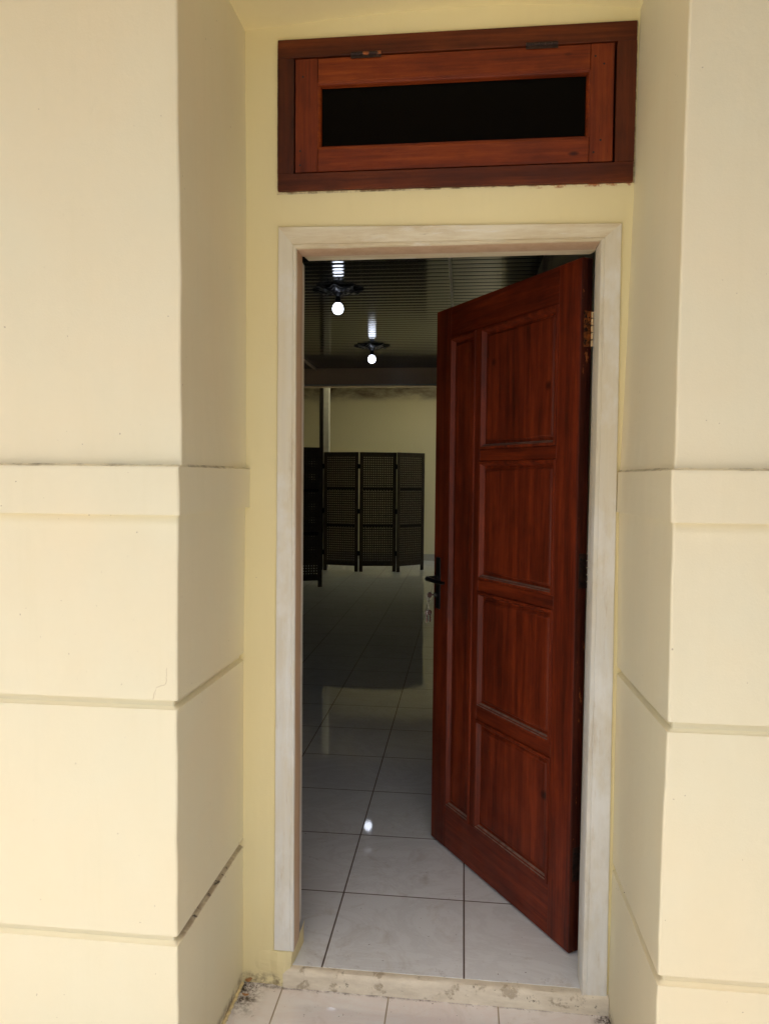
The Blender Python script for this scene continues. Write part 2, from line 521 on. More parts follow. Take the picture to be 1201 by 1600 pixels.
# threshold strip with uneven, rounded nose
g = MB()
NX = 90
prof = [(.0165, .0025), (.004, .0038), (-.004, .0022), (-.0085, -.004), (-.010, -.012), (-.0095, -.03), (-.010, STEP - .004)]
vs = []
for i in range(NX + 1):
    x = -.488 + (.405 + .488) * i / NX
    for (y, z) in prof:
        q = mnoise.noise(Vector((x * 14, y * 60, z * 60)))
        vs.append((x, y - .0022 * q - (.006 * (i / NX) if y < .01 else 0), z + .0016 * q * (z > -.04)))
fs = [(i * 7 + j, i * 7 + j + 1, (i + 1) * 7 + j + 1, (i + 1) * 7 + j) for i in range(NX) for j in range(6)]
g.add(vs, fs)
o = g.build("threshold", M['threshold'], smooth=True)
tag(o, "chipped cream painted sill strip on the step under the open door", "threshold")

# ------------------------------------------------------------------ door wall
WT = .15
g = MB()
OX0, OX1, OZ = -.500, .388, 2.046
TX0, TX1, TZ0, TZ1 = -.500, .412, 2.163, 2.545
def waver(x, z):
    return .0012 * mnoise.noise(Vector((x * 5, 3.1, z * 4)))
def wallpiece(x0, x1, z0, z1):
    g.box(x0, x1, 0, WT, z0, z1)
wallpiece(-3.5, OX0, STEP - .05, OZ)
wallpiece(OX1, 3.0, STEP - .05, OZ)
wallpiece(-3.5, 3.0, OZ, TZ0)
wallpiece(-3.5, TX0, TZ0, TZ1)
wallpiece(TX1, 3.0, TZ0, TZ1)
wallpiece(-3.5, 3.0, TZ1, 3.6)
# lumpy plaster foot below the left jamb, which stops short of the floor
pts = []
rows = 9
vs = []
plan = [(-.606, .004), (-.56, .003), (-.525, .0015), (-.505, -.0045), (-.478, -.0065), (-.462, .004), (-.457, .03), (-.457, .12)]
for j in range(rows + 1):
    z = .064 - .114 * j / rows
    for k, (x, y) in enumerate(plan):
        bul = .006 * math.sin(math.pi * min(1, j / rows * 1.3)) * (k not in (0,))
        q = .003 * mnoise.noise(Vector((x * 30, y * 20, z * 25)))
        vs.append((x - (.012 * j / rows if 3 < k < 7 else 0), y - bul * (k < 6) * .8 + q * .6 + (.014 if j == 0 else 0), z))
n = len(plan)
g.add(vs, [(j * n + k, j * n + k + 1, (j + 1) * n + k + 1, (j + 1) * n + k) for j in range(rows) for k in range(n - 1)])
o = g.build("door_wall", M['wallcream'])
tag(o, "yellow cream plaster wall set back between the two piers, holding door and high window", "wall")

# ------------------------------------------------------------------ piers
D = .448
def pier(name, sgn, front, inner, lab):
    """front / inner: {zone: [(z,x)]}; stations run from the floor up"""
    st = []
    def body(z0, z1):
        n = max(1, int((z1 - z0) / .035))
        for i in range(n + 1):
            z = z0 + (z1 - z0) * i / n
            st.append((z, interp(front['b'], z), interp(inner['b'], z), -D))
    def groove(z0, z1, d=.0115):
        for z, s in ((z0 + .002, d * .45), (z0 + .006, d), (z1 - .0002, d)):
            st.append((z, interp(front['b'], z) - sgn * s, interp(inner['b'], z) - sgn * s, -D + s))
    body(STEP - .05, .346)
    groove(.346, .369)
    body(.369, .879)
    groove(.879, .900)
    body(.900, 1.306)
    st.append((1.3075, interp(front['band'], 1.31), interp(inner['band'], 1.31), -D - .019))
    for k in range(4):
        z = 1.311 + k * .032
        st.append((z, interp(front['band'], z), interp(inner['band'], z), -D - .019))
    st.append((1.4115, interp(front['band'], 1.41), interp(inner['band'], 1.41), -D - .018))
    n = 34
    for i in range(n + 1):
        z = 1.4155 + (2.75 - 1.4155) * i / n
        st.append((z, interp(front['u'], z), interp(inner['u'], z), -D))
    st.append((4.2, interp(front['u'], 3), interp(inner['u'], 3), -D))
    xo = -sgn * 4.0
    vs = []
    r = .005
    for z, xf, xi, yf in st:
        q = .0016 * mnoise.noise(Vector((1.3, sgn * 5, z * 9))) + .0008 * mnoise.noise(Vector((1.3, sgn * 5, z * 33)))
        xf += q
        ys = yf + .0012 * mnoise.noise(Vector((4, sgn, z * 12)))
        vs += [(xo, yf, z), (xf - sgn * 1.2, yf, z), (xf - sgn * .3, yf, z), (xf - sgn * r, ys, z), (xf - sgn * r * .3, ys + r * .3, z), (xf, ys + r, z),
               (xf + (xi - xf) * .5, -D * .5, z), (xi, .004, z)]
    m_ = 8
    fs = [(j * m_ + k, j * m_ + k + 1, (j + 1) * m_ + k + 1, (j + 1) * m_ + k) for j in range(len(st) - 1) for k in range(m_ - 1)]
    # back and outer side close the pier into a solid
    nb = len(st) * m_
    for z, xf, xi, yf in (st[0], st[-1]):
        vs += [(xo, .003, z)]
    fs += [(0, (len(st) - 1) * m_, nb + 1, nb)]
    fs += [tuple([(len(st) - 1) * m_ + k for k in range(m_)] + [nb + 1])]
    g = MB(); g.add(vs, fs)
    o = g.build(name, M['cream'], smooth=False)
    me = o.data
    tag(o, lab, "pier", "cream piers flanking the doorway")
    return o
pier("pier", 1,
     dict(b=[(-.1, -.618), (.60, -.617), (.9, -.616), (1.3, -.612)], band=[(1.3, -.602), (1.42, -.602)], u=[(1.41, -.603), (1.92, -.605), (2.39, -.610), (3, -.612)]),
     dict(b=[(-.1, -.607), (.366, -.606), (.9, -.604), (1.2, -.600), (1.31, -.599)], band=[(1.3, -.586), (1.42, -.585)], u=[(1.41, -.597), (2.16, -.596), (2.59, -.600)]),
     "cream plaster pier left of the door with raised band and two long grooves")
pier("pier", -1,
     dict(b=[(-.1, .411), (.35, .412), (.67, .414), (.9, .419), (1.3, .417)], band=[(1.3, .409), (1.42, .407)], u=[(1.41, .417), (1.9, .420), (2.32, .422), (3, .424)]),
     dict(b=[(-.1, .405), (.36, .409), (.9, .408), (1.3, .404)], band=[(1.3, .397), (1.42, .398)], u=[(1.41, .404), (1.64, .411), (2.15, .423), (2.59, .428)]),
     "cream plaster pier right of the door, the one the door leaf is hinged beside")
# hairline crack on the left pier is in its mesh neighbour: small dark crack lines
g = MB()
for pts in ([(-.6385, .972), (-.6398, .966), (-.6386, .958), (-.6402, .951), (-.6392, .944), (-.6415, .937)], [(-.6415, .937), (-.6455, .9335), (-.651, .9335), (-.656, .930), (-.6625, .929), (-.6645, .921), (-.6685, .914), (-.668, .908), (-.6705, .902)]):
    g.tube([(x, -D - .0004, z) for x, z in pts], .00032, 5)

crack = g.build("crack", mat_plain("hairline_crack", (.40, .31, .18), .9))
crack.parent = [o for o in bpy.data.objects if o.name == "pier"][0]

# arched soffit joining the piers above the recess
arc = [(-.66, 2.583), (-.60, 2.587), (-.535, 2.590), (-.43, 2.599), (-.293, 2.608), (-.15, 2.613), (-.057, 2.615), (.08, 2.614), (.188, 2.610), (.333, 2.597), (.428, 2.584), (.48, 2.577)]
g = MB(); vs = []; fs = []
for x, z in arc:
    vs += [(x, .002, z), (x, -D + .004, z + .004), (x, -D + .002, 4.2), (x, .002, 4.2)]
for i in range(len(arc) - 1):
    for k in range(4):
        fs.append((i * 4 + k, i * 4 + (k + 1) % 4, (i + 1) * 4 + (k + 1) % 4, (i + 1) * 4 + k))
fs += [(0, 1, 2, 3), tuple((len(arc) - 1) * 4 + k for k in (3, 2, 1, 0))]
g.add(vs, fs)
o = g.build("arch", M['wallcream'])
tag(o, "shallow yellow cream arch spanning the recess above the high window", "arch")

# unseen roof over the porch, shaped for the light (keeps the wall in open shade)
g = MB(); g.box(-2.3, 2.0, -1.75, -D - .01, 3.001, 3.15)
o = g.build("shade_roof", M['roofslab'])
tag(o, "unseen yellow roof over the porch, shaped to shade and warm the doorway light", "roof")

g = MB(); g.box(1.5, 1.75, -1.75, -D - .012, -.1, 3.0)  # unseen dark wall added to cut light on the left reveal
o = g.build("light_shaper_wall", M['brownwall'])
tag(o, "added unseen brown wall cutting light from the right of the porch", "wall")
g = MB(); g.box(-4.75, -4.5, -1.75, -D - .012, -.1, 3.0)  # unseen bright wall added to throw light on the right reveal
o = g.build("light_shaper_wall", M['cream'])
tag(o, "added unseen cream wall bouncing light in from the left of the porch", "wall")
# caulk bead and litter at the foot of the walls
g = MB(); pts = []; rad = []
for i in range(60):
    y = -.44 + .43 * i / 59
    q = mnoise.noise(Vector((0, y * 60, 0)))
    pts.append((-.607 - .010 * (-y / .448) + .0035 + .002 * q, y, STEP + .003)); rad.append(.0045 + .0025 * mnoise.noise(Vector((3, y * 90, 0))))
g.tube(pts, rad, 7)
o = g.build("caulk_bead", M['caulk'], smooth=True)
tag(o, "lumpy yellowed caulk line along the foot of the left pier", "caulk")

def flake(name, x, y, z, s, rz, tilt, lab):
    g = MB(); vs = []; N = 12
    for i in range(N):
        a = 2 * math.pi * i / N
        rr = s * (1 - .35 * abs(math.sin(a))) * (1 + .12 * math.sin(3 * a))
        px, py = rr * math.cos(a), rr * .6 * math.sin(a)
        vs.append((px, py, .25 * s * (px / s) ** 2 + .25 * s * (py / s) ** 2))
    vs += [(a, b, c + .0006) for a, b, c in vs]
    vs += [(0, 0, 0), (0, 0, .0006)]
    fs = [(i, (i + 1) % N, 2 * N) for i in range(N)] + [(i + N, (i + 1) % N + N, 2 * N + 1) for i in range(N)] + [(i, (i + 1) % N, (i + 1) % N + N, i + N) for i in range(N)]
    g.add(vs, fs)
    o = g.build(name, M['leaf'], smooth=True)
    o.location = (x, y, z); o.rotation_euler = (tilt, .2, rz)
    return tag(o, lab, "leaf", "dry leaves in the corner by the left pier")
flake("dry_leaf", -.588, -.008, STEP + .012, .013, .9, .7, "curled brown dry leaf tucked upright in the corner by the left pier")
flake("dry_leaf", -.583, -.055, STEP + .003, .010, .2, .1, "small reddish dry leaf lying flat on the porch tile by the left pier")
g = MB()
for i in range(230):
    if i < 150:
        t = random.random() ** 1.6; x, y = (-.600 + .11 * random.random() ** 2.2, -.010 - .09 * random.random() ** 2)
        if random.random() < .35: x, y = -.600 + .12 * random.random(), -.009 - .012 * random.random()
    elif i < 190: x, y = -.48 + .88 * random.random(), -.016 - .01 * random.random() ** 2
    else: x, y = .400 - .05 * random.random() ** 1.5, -.018 - .03 * random.random()
    s = .0006 + .0016 * random.random() ** 2
    vs = [(x + s * random.uniform(-1, 1), y + s * random.uniform(-1, 1), STEP + .0003 + s * random.uniform(0, 1.2)) for _ in range(5)]
    g.add(vs, [(0, 1, 2), (0, 2, 3), (0, 3, 4), (0, 4, 1), (1, 2, 3), (1, 3, 4)])
o = g.build("grit", M['crumb'])
tag(o, "dark grit and mould crumbs gathered along the foot of the step", "grit", kind="stuff")

# ------------------------------------------------------------------ door frame (casing + lining with rebate)
fr = empty("door_frame", (-.05, 0, 0), "worn white painted wooden door frame with yellowed head", "door frame")
fr.location = (0, 0, 0)
PR = -.009
# left jamb
g = MB()
def jamb(outer, inner, z0, sg):
    """outer / inner: x at bottom, top; sg +1 = left jamb"""
    (ob, ot), (ib, it) = outer, inner
    zt_o, zt_i = (2.064, 2.0035) if sg > 0 else (2.049, 2.0045)
    # plan profile from outer front to lining back: (t along outer->inner | absolute offset beyond inner, y)
    prof = [(0, .02, 0), (0, PR + .002, 0), (.03, PR, 0), (.78, PR, 0), (.79, PR + .0018, 0), (.815, PR + .0018, 0), (.825, PR, 0), (.96, PR - .001, 0), (1, PR + .004, 0),
            (1, .060, 0), (1, .060, -.013), (1, .145, -.013), (0, .145, 0)]
    n = len(prof); vs = []
    NZ = 28
    for j in range(NZ + 1):
        t = j / NZ
        for f, y, dx in prof:
            xo = ob + (ot - ob) * t; xi = ib + (it - ib) * t
            x = xo + (xi - xo) * f + sg * dx
            zt = zt_o + (zt_i - zt_o) * f
            z = z0 + (zt - z0) * t
            x += .0009 * mnoise.noise(Vector((sg, f * 3, z * 6)))
            vs.append((x, y, z))
    fs = [(j * n + k, j * n + (k + 1) % n, (j + 1) * n + (k + 1) % n, (j + 1) * n + k) for j in range(NZ) for k in range(n)]
    fs += [tuple(range(n)), tuple(NZ * n + k for k in range(n))]
    return vs, fs, [1 if (i % n == 8 and i < NZ * n and sg > 0) else 0 for i in range(len(fs))]
def addm(g, vs, fs, mi):
    g.add(vs, fs); g.mi[-len(fs):] = mi
g = MB(); addm(g, *jamb((-.514, -.506), (-.457, -.4545), .058, 1)); g.build("jamb", [M['trim'], M['lining']], fr, smooth=True)
g = MB(); addm(g, *jamb((.401, .393), (.334, .3405), -.006, -1)); g.build("jamb", [M['trim'], M['lining']], fr, smooth=True)
# head: profile in (f,y), runs along x, mitred
g = MB(); prof = [(0, .02, 0), (0, PR + .002, 0), (.03, PR, 0), (.78, PR, 0), (.79, PR + .0018, 0), (.815, PR + .0018, 0), (.825, PR, 0), (.96, PR - .001, 0), (1, PR + .004, 0), (1, .060, 0), (1, .060, .013), (1, .145, .013), (0, .145, 0)]
n = len(prof); vs = []
NX = 24
for j in range(NX + 1):
    t = j / NX
    for f, y, dz in prof:
        xl = -.506 + (.0515) * f; xr = .393 - (.0525) * f
        zo = 2.064 + (2.049 - 2.064) * t; zi = 2.0035 + .001 * t
        vs.append((xl + (xr - xl) * t, y - .0004, zo + (zi - zo) * f + dz + .0007 * mnoise.noise(Vector((t * 9, f * 3, 5)))))
fs = [(j * n + k, j * n + (k + 1) % n, (j + 1) * n + (k + 1) % n, (j + 1) * n + k) for j in range(NX) for k in range(n)]
fs += [tuple(range(n)), tuple(NX * n + k for k in range(n))]
addm(g, vs, fs, [1 if (i % n == 8 and i < NX * n) else 0 for i in range(len(fs))]); g.build("frame_head", [M['trimhead'], M['lining']], fr, smooth=True)

# ------------------------------------------------------------------ high window
tw = empty("transom_window", (0, 0, 0), "top hung reddish brown wooden window with dark glass above the door", "window")
f0 = -.008
oL, oR, oB, oT = -.5085, .4205, 2.1555, 2.552
iL, iR, iB, iT = -.4635, .3715, 2.2025, 2.504
g = MB(); g.prism([(oL, iB + .0005), (iL, iB), (iL, iT), (oL, iT + .001)], f0, .13); g.build("frame_stile", M['framev'], tw, bevel=.0015)
g = MB(); g.prism([(iR, iB), (oR - .0015, iB + .0005), (oR, iT), (iR, iT)], f0 - .0007, .13); g.build("frame_stile", M['framev'], tw, bevel=.0015)
g = MB(); g.prism([(oL + .0005, iT + .0002), (oR - .001, iT - .0008), (oR - .001, oT - .0005), (oL + .001, oT)], f0 - .0015, .13); g.build("frame_rail", M['frameh'], tw, bevel=.0015)
g = MB(); g.prism([(oL + .001, oB + .003), (oR - .003, oB - .003), (oR - .0025, iB), (oL + .001, iB)], f0 - .0018, .13); g.build("frame_rail", M['frameh'], tw, bevel=.0015)
# sash: a shade gap all round, tilted very slightly shut
sh = MB()
sL, sR, sB, sT = iL + .003, iR - .0055, iB + .0035, iT - .002
pL, pR, pB, pT = -.3915, .2985, 2.275, 2.4305
sy0, sy1 = -.006, .034
MW = .0085                                     # bead
sash = sh.prism([(sL, sB), (pL - MW, sB), (pL - MW, sT), (sL, sT)], sy0, sy1).build("sash_stile", M['sashv'], tw, bevel=.0018)
MB().prism([(pR + MW, sB), (sR, sB), (sR, sT), (pR + MW, sT)], sy0, sy1).build("sash_stile", M['sashv'], tw, bevel=.0018)
MB().prism([(pL - MW + .0006, sB + .0005), (pR + MW - .0006, sB + .0005), (pR + MW - .0006, pB - MW), (pL - MW + .0006, pB - MW)], sy0 + .0006, sy1).build("sash_rail", M['sashh'], tw, bevel=.0018)
MB().prism([(pL - MW + .0006, pT + MW), (pR + MW - .0006, pT + MW), (pR + MW - .0006, sT - .0005), (pL - MW + .0006, sT - .0005)], sy0 + .0006, sy1).build("sash_rail", M['sashh'], tw, bevel=.0018)
def ring(g, rect, levels, mi=0, cap=True, axis_y=lambda d: -d):
    """concentric rectangles: levels [(inset, height)]; height towards -Y"""
    x0, x1, z0, z1 = rect
    vs = []; fs = []
    for ins, h in levels:
        y = axis_y(h)
        vs += [(x0 + ins, y, z0 + ins), (x1 - ins, y, z0 + ins), (x1 - ins, y, z1 - ins), (x0 + ins, y, z1 - ins)]
    for j in range(len(levels) - 1):
        for i in range(4):
            k = (i + 1) % 4
            fs.append((j * 4 + i, j * 4 + k, j * 4 + 4 + k, j * 4 + 4 + i))
    if cap: fs.append(tuple(range(len(levels) * 4 - 4, len(levels) * 4)))
    g.add(vs, fs, mi)
    return g
g = MB(); ring(g, (pL - MW, pR + MW, pB - MW, pT + MW), [(0, -.010), (0, .004), (.003, .0035), (.0055, .0005), (.0068, .0012), (.0085, -.003), (.0085, -.022)], cap=False)
g.build("glazing_bead", M['sashh'], tw, smooth=True)
g = MB(); g.box(pL - .004, pR + .004, .012, .016, pB - .004, pT + .004); g.build("pane", M['glass'], tw)
for xa, xb, z in ((-.311, -.231, 2.5055), (.143, .224, 2.5052)):
    g = MB(); L = (xb - xa) / 5
    for i in range(5):
        g.lathe([(.0038, 0), (.0042, .001), (.0042, L - .0015), (.0038, L - .0005)], (xa + i * L, -.0105, z), 'x', 10, mi=(1 if (xa < 0 and i in (2, 4)) else 0))
    g.box(xa, xb, -.0096, -.0083, z - .011, z - .001)
    g.build("hinge", [M['oldhinge'], M['brass']], tw)
# pegs through the sash joints
g = MB()
for x, z in ((-.447, 2.225), (-.447, 2.262), (-.44, 2.455), (.318, 2.23), (.335, 2.26), (.34, 2.45), (.318, 2.47)):
    g.lathe([(.0028, 0), (.0022, .0006)], (x, sy0 - .0006, z), 'y', 8)
g.build("peg", M['rubber'], tw)
# unseen box behind the high window keeps it dark
g = MB(); g.box(-.52, .43, .30, .31, 2.10, 2.62)
g.box(-.52, -.51, .15, .30, 2.10, 2.62); g.box(.43, .44, .15, .31, 2.10, 2.62); g.box(-.52, .43, .15, .30, 2.61, 2.62); g.box(-.52, .43, .15, .30, 2.10, 2.11)
o = g.build("blackout_box", M['rubber'], tw)

# ------------------------------------------------------------------ open door
DW, TH = .7855, .036
H = (.321, .149)
door = empty("door", (H[0], H[1], 0), "open reddish brown varnished wooden door with four stacked panels and one tall narrow panel", "door", rz=math.atan2(.83768657, -.54615127))
# local: x from hinge to free edge, +y towards the viewer's side, z up
def dbox(name, x0, x1, z0, z1, mat, y0=-TH, y1=0.0, bev=.0022):
    g = MB(); g.box(x0, x1, y0, y1, z0, z1)
    return g.build(name, mat, door, bevel=bev)
Zb, Zt = .010, 2.012
dbox("stile", .004, .0975, Zb, Zt, [M['doorv']])
dbox("stile", .6880, DW, Zb, Zt, [M['doorv']])
dbox("stile", .4935, .5240, .172, 1.9025, [M['doorv']], y1=-.0006)
dbox("rail", .0977, .6878, Zb, .168, [M['doorh']], y1=-.0009)
dbox("rail", .0977, .6878, 1.902, Zt, [M['doorh']], y1=-.0009)
for z0, z1 in ((.5560, .5985), (1.0035, 1.0445), (1.4510, 1.4905)):
    dbox("rail", .0977, .4933, z0, z1, [M['doorh']], y1=-.0009)
# worn hinge-side edge, jamb shade in its colour: slightly proud lipping with a seam
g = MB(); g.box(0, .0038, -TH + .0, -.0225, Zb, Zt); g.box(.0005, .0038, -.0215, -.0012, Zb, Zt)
e = g.build("edge_lipping", M['dooredge'], door); e["label"] = "worn hinge edge of the door, coloured dark for jamb shade, with orange chips"
LV = [(0, -.0008), (.0015, .0040), (.0055, .0052), (.0100, .0040), (.0135, -.001), (.0165, -.0095), (.0185, -.0115), (.0255, -.0118), (.0300, -.0070), (.0355, -.0058), (.0370, -.0060)]
PAN = [(.0975, .4935, .168, .556), (.0975, .4935, .5985, 1.0035), (.0975, .4935, 1.0445, 1.451), (.0975, .4935, 1.4905, 1.902), (.5240, .6880, .168, 1.902)]
for r_ in PAN:
    g = MB(); ring(g, r_, LV, axis_y=lambda d: d)
    g.box(r_[0] - .001, r_[1] + .001, -TH + .006, -.020, r_[2] - .001, r_[3] + .001)
    g.build("panel", M['doorp'], door, smooth=True)
# dust on the upper side of the lower mouldings
dust = mat_plain("grey_dust_film", (.20, .12, .09), .9, sc=50, var=.4)
g = MB()
for x0, x1, z0, z1 in PAN[:4] + PAN[4:]:
    a, b = .0100, .0175
    g.add([(x0 + a, .0046, z0 + a), (x1 - a, .0046, z0 + a), (x1 - b, -.0085, z0 + b), (x0 + b, -.0085, z0 + b)], [(0, 1, 2, 3)])
g.build("dust", dust, door)
# lock plate, lever, cylinder
pl = MB(); pl.box(.734, .765, 0, .0065, .900, 1.095)
plate = pl.build("lock_plate", M['black'], door, bevel=.003)
g = MB()
g.lathe([(.013, 0), (.013, .008), (.0085, .012), (.0085, .048)], (.748, .006, 1.018), 'y', 20)
pts = [(.748, .050, 1.018), (.738, .057, 1.018), (.72, .060, 1.018), (.69, .060, 1.017), (.655, .058, 1.016), (.630, .052, 1.015)]
g.tube(pts, [.009, .0095, .0085, .0078, .0075, .006], 12)
g.build("lever", M['black'], plate, smooth=True)
g = MB(); g.lathe([(.0095, 0), (.0095, .012), (.0085, .0135)], (.748, .006, .955), 'y', 18); g.build("cylinder", M['black'], plate, smooth=True)
g = MB(); g.box(DW - .001, DW + .0012, -.028, -.008, .93, 1.08); g.build("latch_plate", M['black'], door)
g = MB(); g.box(DW - .05, DW - .005, -TH - .012, -TH, 1.285, 1.32); g.lathe([(.006, 0), (.006, .016), (.004, .018)], (DW, -TH - .006, 1.302), 'x', 12)
g.build("surface_bolt", M['black'], door, bevel=.0008)
# butt hinges on the edge
for z0, z1, mt in ((1.765, 1.865, 0), (1.080, 1.180, 1), (.222, .322, 1)):
    g = MB()
    g.box(-.0012, .0, -TH + .001, -.008, z0, z1)
    hh = (z1 - z0) / 5
    for k in range(5):
        g.lathe([(.0030, .0012), (.0040, .0022), (.0040, hh - .0032), (.0030, hh - .0022)], (-.0055, -TH + .001, z0 + k * hh), 'z', 12, mi=(1 if mt == 0 else 0))
    for k in range(3):
        for s in (0, 1):
            if s: continue
            g.lathe([(.0036, 0), (.0030, .0012)], (-.0026, -.014, z0 + hh * (.8 + 1.7 * k)), 'x', 10, mi=2)
    # round flower of holes on the leaf
    for a in range(6):
        t = a * math.pi / 3
        g.lathe([(.0024, 0), (.0022, .0004)], (-.0017, -.021 + .009 * math.cos(t), (z0 + z1) / 2 + .022 + .011 * math.sin(t)), 'x', 8, mi=2)
    o = g.build("hinge", [M['oldhinge' if mt else 'brass'], M['brightbrass'], M['rubber']], door, smooth=True)
    if not mt: o['label'] = 'worn brass upper hinge with bright knuckle'

# bunch of keys hanging in the lock
def dloc(x, y, z):
    a = math.atan2(.83768657, -.54615127)
    return (H[0] + x * math.cos(a) - y * math.sin(a), H[1] + x * math.sin(a) + y * math.cos(a), z)
kb = empty("key_bunch", dloc(.748, .019, .955), "small bunch of silver keys hanging from the door lock", "keys", rz=math.atan2(.83768657, -.54615127))
g = MB()
g.box(-.0012, .0012, -.004, .012, -.0035, .0035)
g.lathe([(.0105, -.0012), (.0112, 0), (.0105, .0012)], (0, .022, 0), 'x', 18)
g.build("key", M['chrome'], kb, bevel=.0004)
g = MB(); g.tube([(0, .024 + .010 * math.sin(2 * math.pi * i / 20), -.012 + .011 * math.cos(2 * math.pi * i / 20)) for i in range(20)], .0009, 6, True)
g.tube([(0 + .0008 * (i % 2), .026 + .002 * math.sin(i), -.022 - .0045 * i) for i in range(8)], .0011, 6)
g.build("key_ring", M['chrome'], kb)
for dy, tilt in ((.003, .08), (-.004, -.10)):
    g = MB()
    y0 = .027 + dy
    g.lathe([(.0095, -.0011), (.0105, 0), (.0095, .0011)], (dy * .3, y0, -.066), 'x', 16)
    g.box(dy * .3 - .0011, dy * .3 + .0011, y0 - .0032 + tilt * .03, y0 + .0032 + tilt * .03, -.103, -.070)
    g.box(dy * .3 - .0011, dy * .3 + .0011, y0 - .0048 + tilt * .03, y0 - .003 + tilt * .03, -.098, -.092)
    g.box(dy * .3 - .0011, dy * .3 + .0011, y0 - .0052 + tilt * .03, y0 - .003 + tilt * .03, -.088, -.084)
    g.build("key", M['chrome'], kb, bevel=.0004)

# ------------------------------------------------------------------ hall shell
HX0, HX1, HY0, HY1, CZ = -3.4, .52, WT, 10.34, 2.92
g = MB(); g.box(HX0 - .1, HX1 + .1, HY1, HY1 + .12, -.1, 3.5)
tag(g.build("far_wall", M['hallwall']), "pale green yellow wall at the far end of the hall behind the folding screens", "wall")
g = MB(); g.box(HX0 - .12, HX0, HY0, HY1, -.1, 3.5)
tag(g.build("side_wall", M['hallwall']), "dim hall side wall beyond the dark screen on the left", "wall")
# right wall has one unseen opening near its far end, to light the far wall
g = MB()
WY0, WY1, WZ0, WZ1 = 9.45, 10.30, .02, 2.85
g.box(HX1, HX1 + .12, HY0, WY0, -.1, 3.5); g.box(HX1, HX1 + .12, WY1, HY1, -.1, 3.5)
g.box(HX1, HX1 + .12, WY0, WY1, -.1, WZ0); g.box(HX1, HX1 + .12, WY0, WY1, WZ1, 3.5)
tag(g.build("side_wall", M['hallwall']), "hall side wall just behind the open door leaf, its top seen over the door", "wall")
# ceiling of glossy slats laid across the hall
g = MB(); vs = []; fs = []
P = .1
y = HY0
prof = []
while y < 8.2:
    prof += [(y, CZ), (y + .003, CZ + .012), (y + .016, CZ + .012), (y + .019, CZ)]
    for k in range(1, 6):
        t = k / 6
        prof.append((y + .019 + (P - .019) * t, CZ - .0010 * math.sin(math.pi * t)))
    y += P
for (yy, zz) in prof:
    vs += [(-2.09, yy, zz), (-.128, yy, zz)]
fs = [(2 * i, 2 * i + 1, 2 * i + 3, 2 * i + 2) for i in range(len(prof) - 1)]
def slats(vs):
    g.add(vs, [f for i, f in enumerate(fs) if i % 9 not in (0, 1, 2)])
    g.add(vs, [f for i, f in enumerate(fs) if i % 9 in (0, 1, 2)], 1)
slats(vs)
vs = [(x, yy, zz + .0015) for (yy, zz) in prof for x in (-.112, HX1)]
slats(vs)
g.box(HX0, HX1, HY0, 8.3, CZ + .02, CZ + .05)
g.box(HX0, -2.10, HY0, 8.3, CZ - .001, CZ + .015)
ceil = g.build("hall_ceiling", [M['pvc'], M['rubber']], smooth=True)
tag(ceil, "glossy dark slatted ceiling of the hall reflecting the lit bulbs", "ceiling")
g = MB(); g.box(-.1295, -.1105, HY0, 8.3, CZ - .005, CZ + .004); g.build("joint_strip", M['whitetrim'], ceil)
g = MB(); g.box(-2.10, -2.07, HY0, 8.24, CZ - .025, CZ - .002); g.build("edge_strip", M['pvcbrown'], ceil)
# cross beam clad in brown slats
bm_ = empty("cross_beam", (0, 8.9, 2.76), "brown slat clad beam across the hall ceiling with pale lower edge", "beam")
bm_.location = (0, 0, 0)
g = MB()
prof = []
z = 2.695
while z < 2.925:
    prof += [(8.250, z), (8.250, (z + .020)), (8.254, (z + .0215)), (8.254, (z + .0235))]
    z += .025
vs = [(x, yy, zz) for (yy, zz) in prof for x in (HX0, HX1)]
g.add(vs, [(2 * i, 2 * i + 1, 2 * i + 3, 2 * i + 2) for i in range(len(prof) - 1)])
g.box(HX0, HX1, 8.26, 8.41, 2.668, 3.0)
g.build("cladding", M['pvcbrown'], bm_)
g = MB(); g.box(HX0, HX1, 8.235, 8.270, 2.678, 2.695); g.build("edge_trim", M['whitetrim'], bm_)
g = MB(); g.box(HX0, HX1, 9.22, HY1, 3.0, 3.03); g.box(HX0, -2.01, 8.41, 9.22, 3.0, 3.03)
tag(g.build("alcove_ceiling", M['hallwall']), "ceiling over the strip of hall behind the cross beam", "ceiling")
g = MB(); g.box(-2.005, HX1 - .005, 8.415, 9.215, 3.01, 3.016)  # unseen translucent panel added to brighten the far wall
tag(g.build("fill_sheet", M['opal']), "added opal sheet letting daylight onto the far wall of the hall, beyond the beam", "fill_sheet")
g = MB(); g.box(-2.226, -2.172, 9.20, 9.26, 0, 2.999)
tag(g.build("post", M['post'], bevel=.004), "dark slim post under the cross beam at the left end of the screens", "post")
g = MB(); g.box(-2.170, -2.078, 9.21, 9.30, 0, 2.999)
tag(g.build("column", M['pipe'], bevel=.008), "pale slim column right beside the dark post", "column")
g = MB(); g.box(HX0, HX1, HY1 - .012, HY1 + .001, 0, .11)
tag(g.build("skirting", M['skirt']), "grey tiled skirting along the far hall wall", "skirting")

g = MB(); g.box(HX0 - .3, HX1 + .3, .05, 8.4, 3.5, 3.62); g.box(HX0 - .3, -2.01, 8.4, 9.5, 3.5, 3.62); g.box(HX0 - .3, HX1 + .3, 9.5, HY1 + .3, 3.5, 3.62)
tag(g.build("hall_roof", M['roofslab']), "flat slab roof over the hall", "roof")
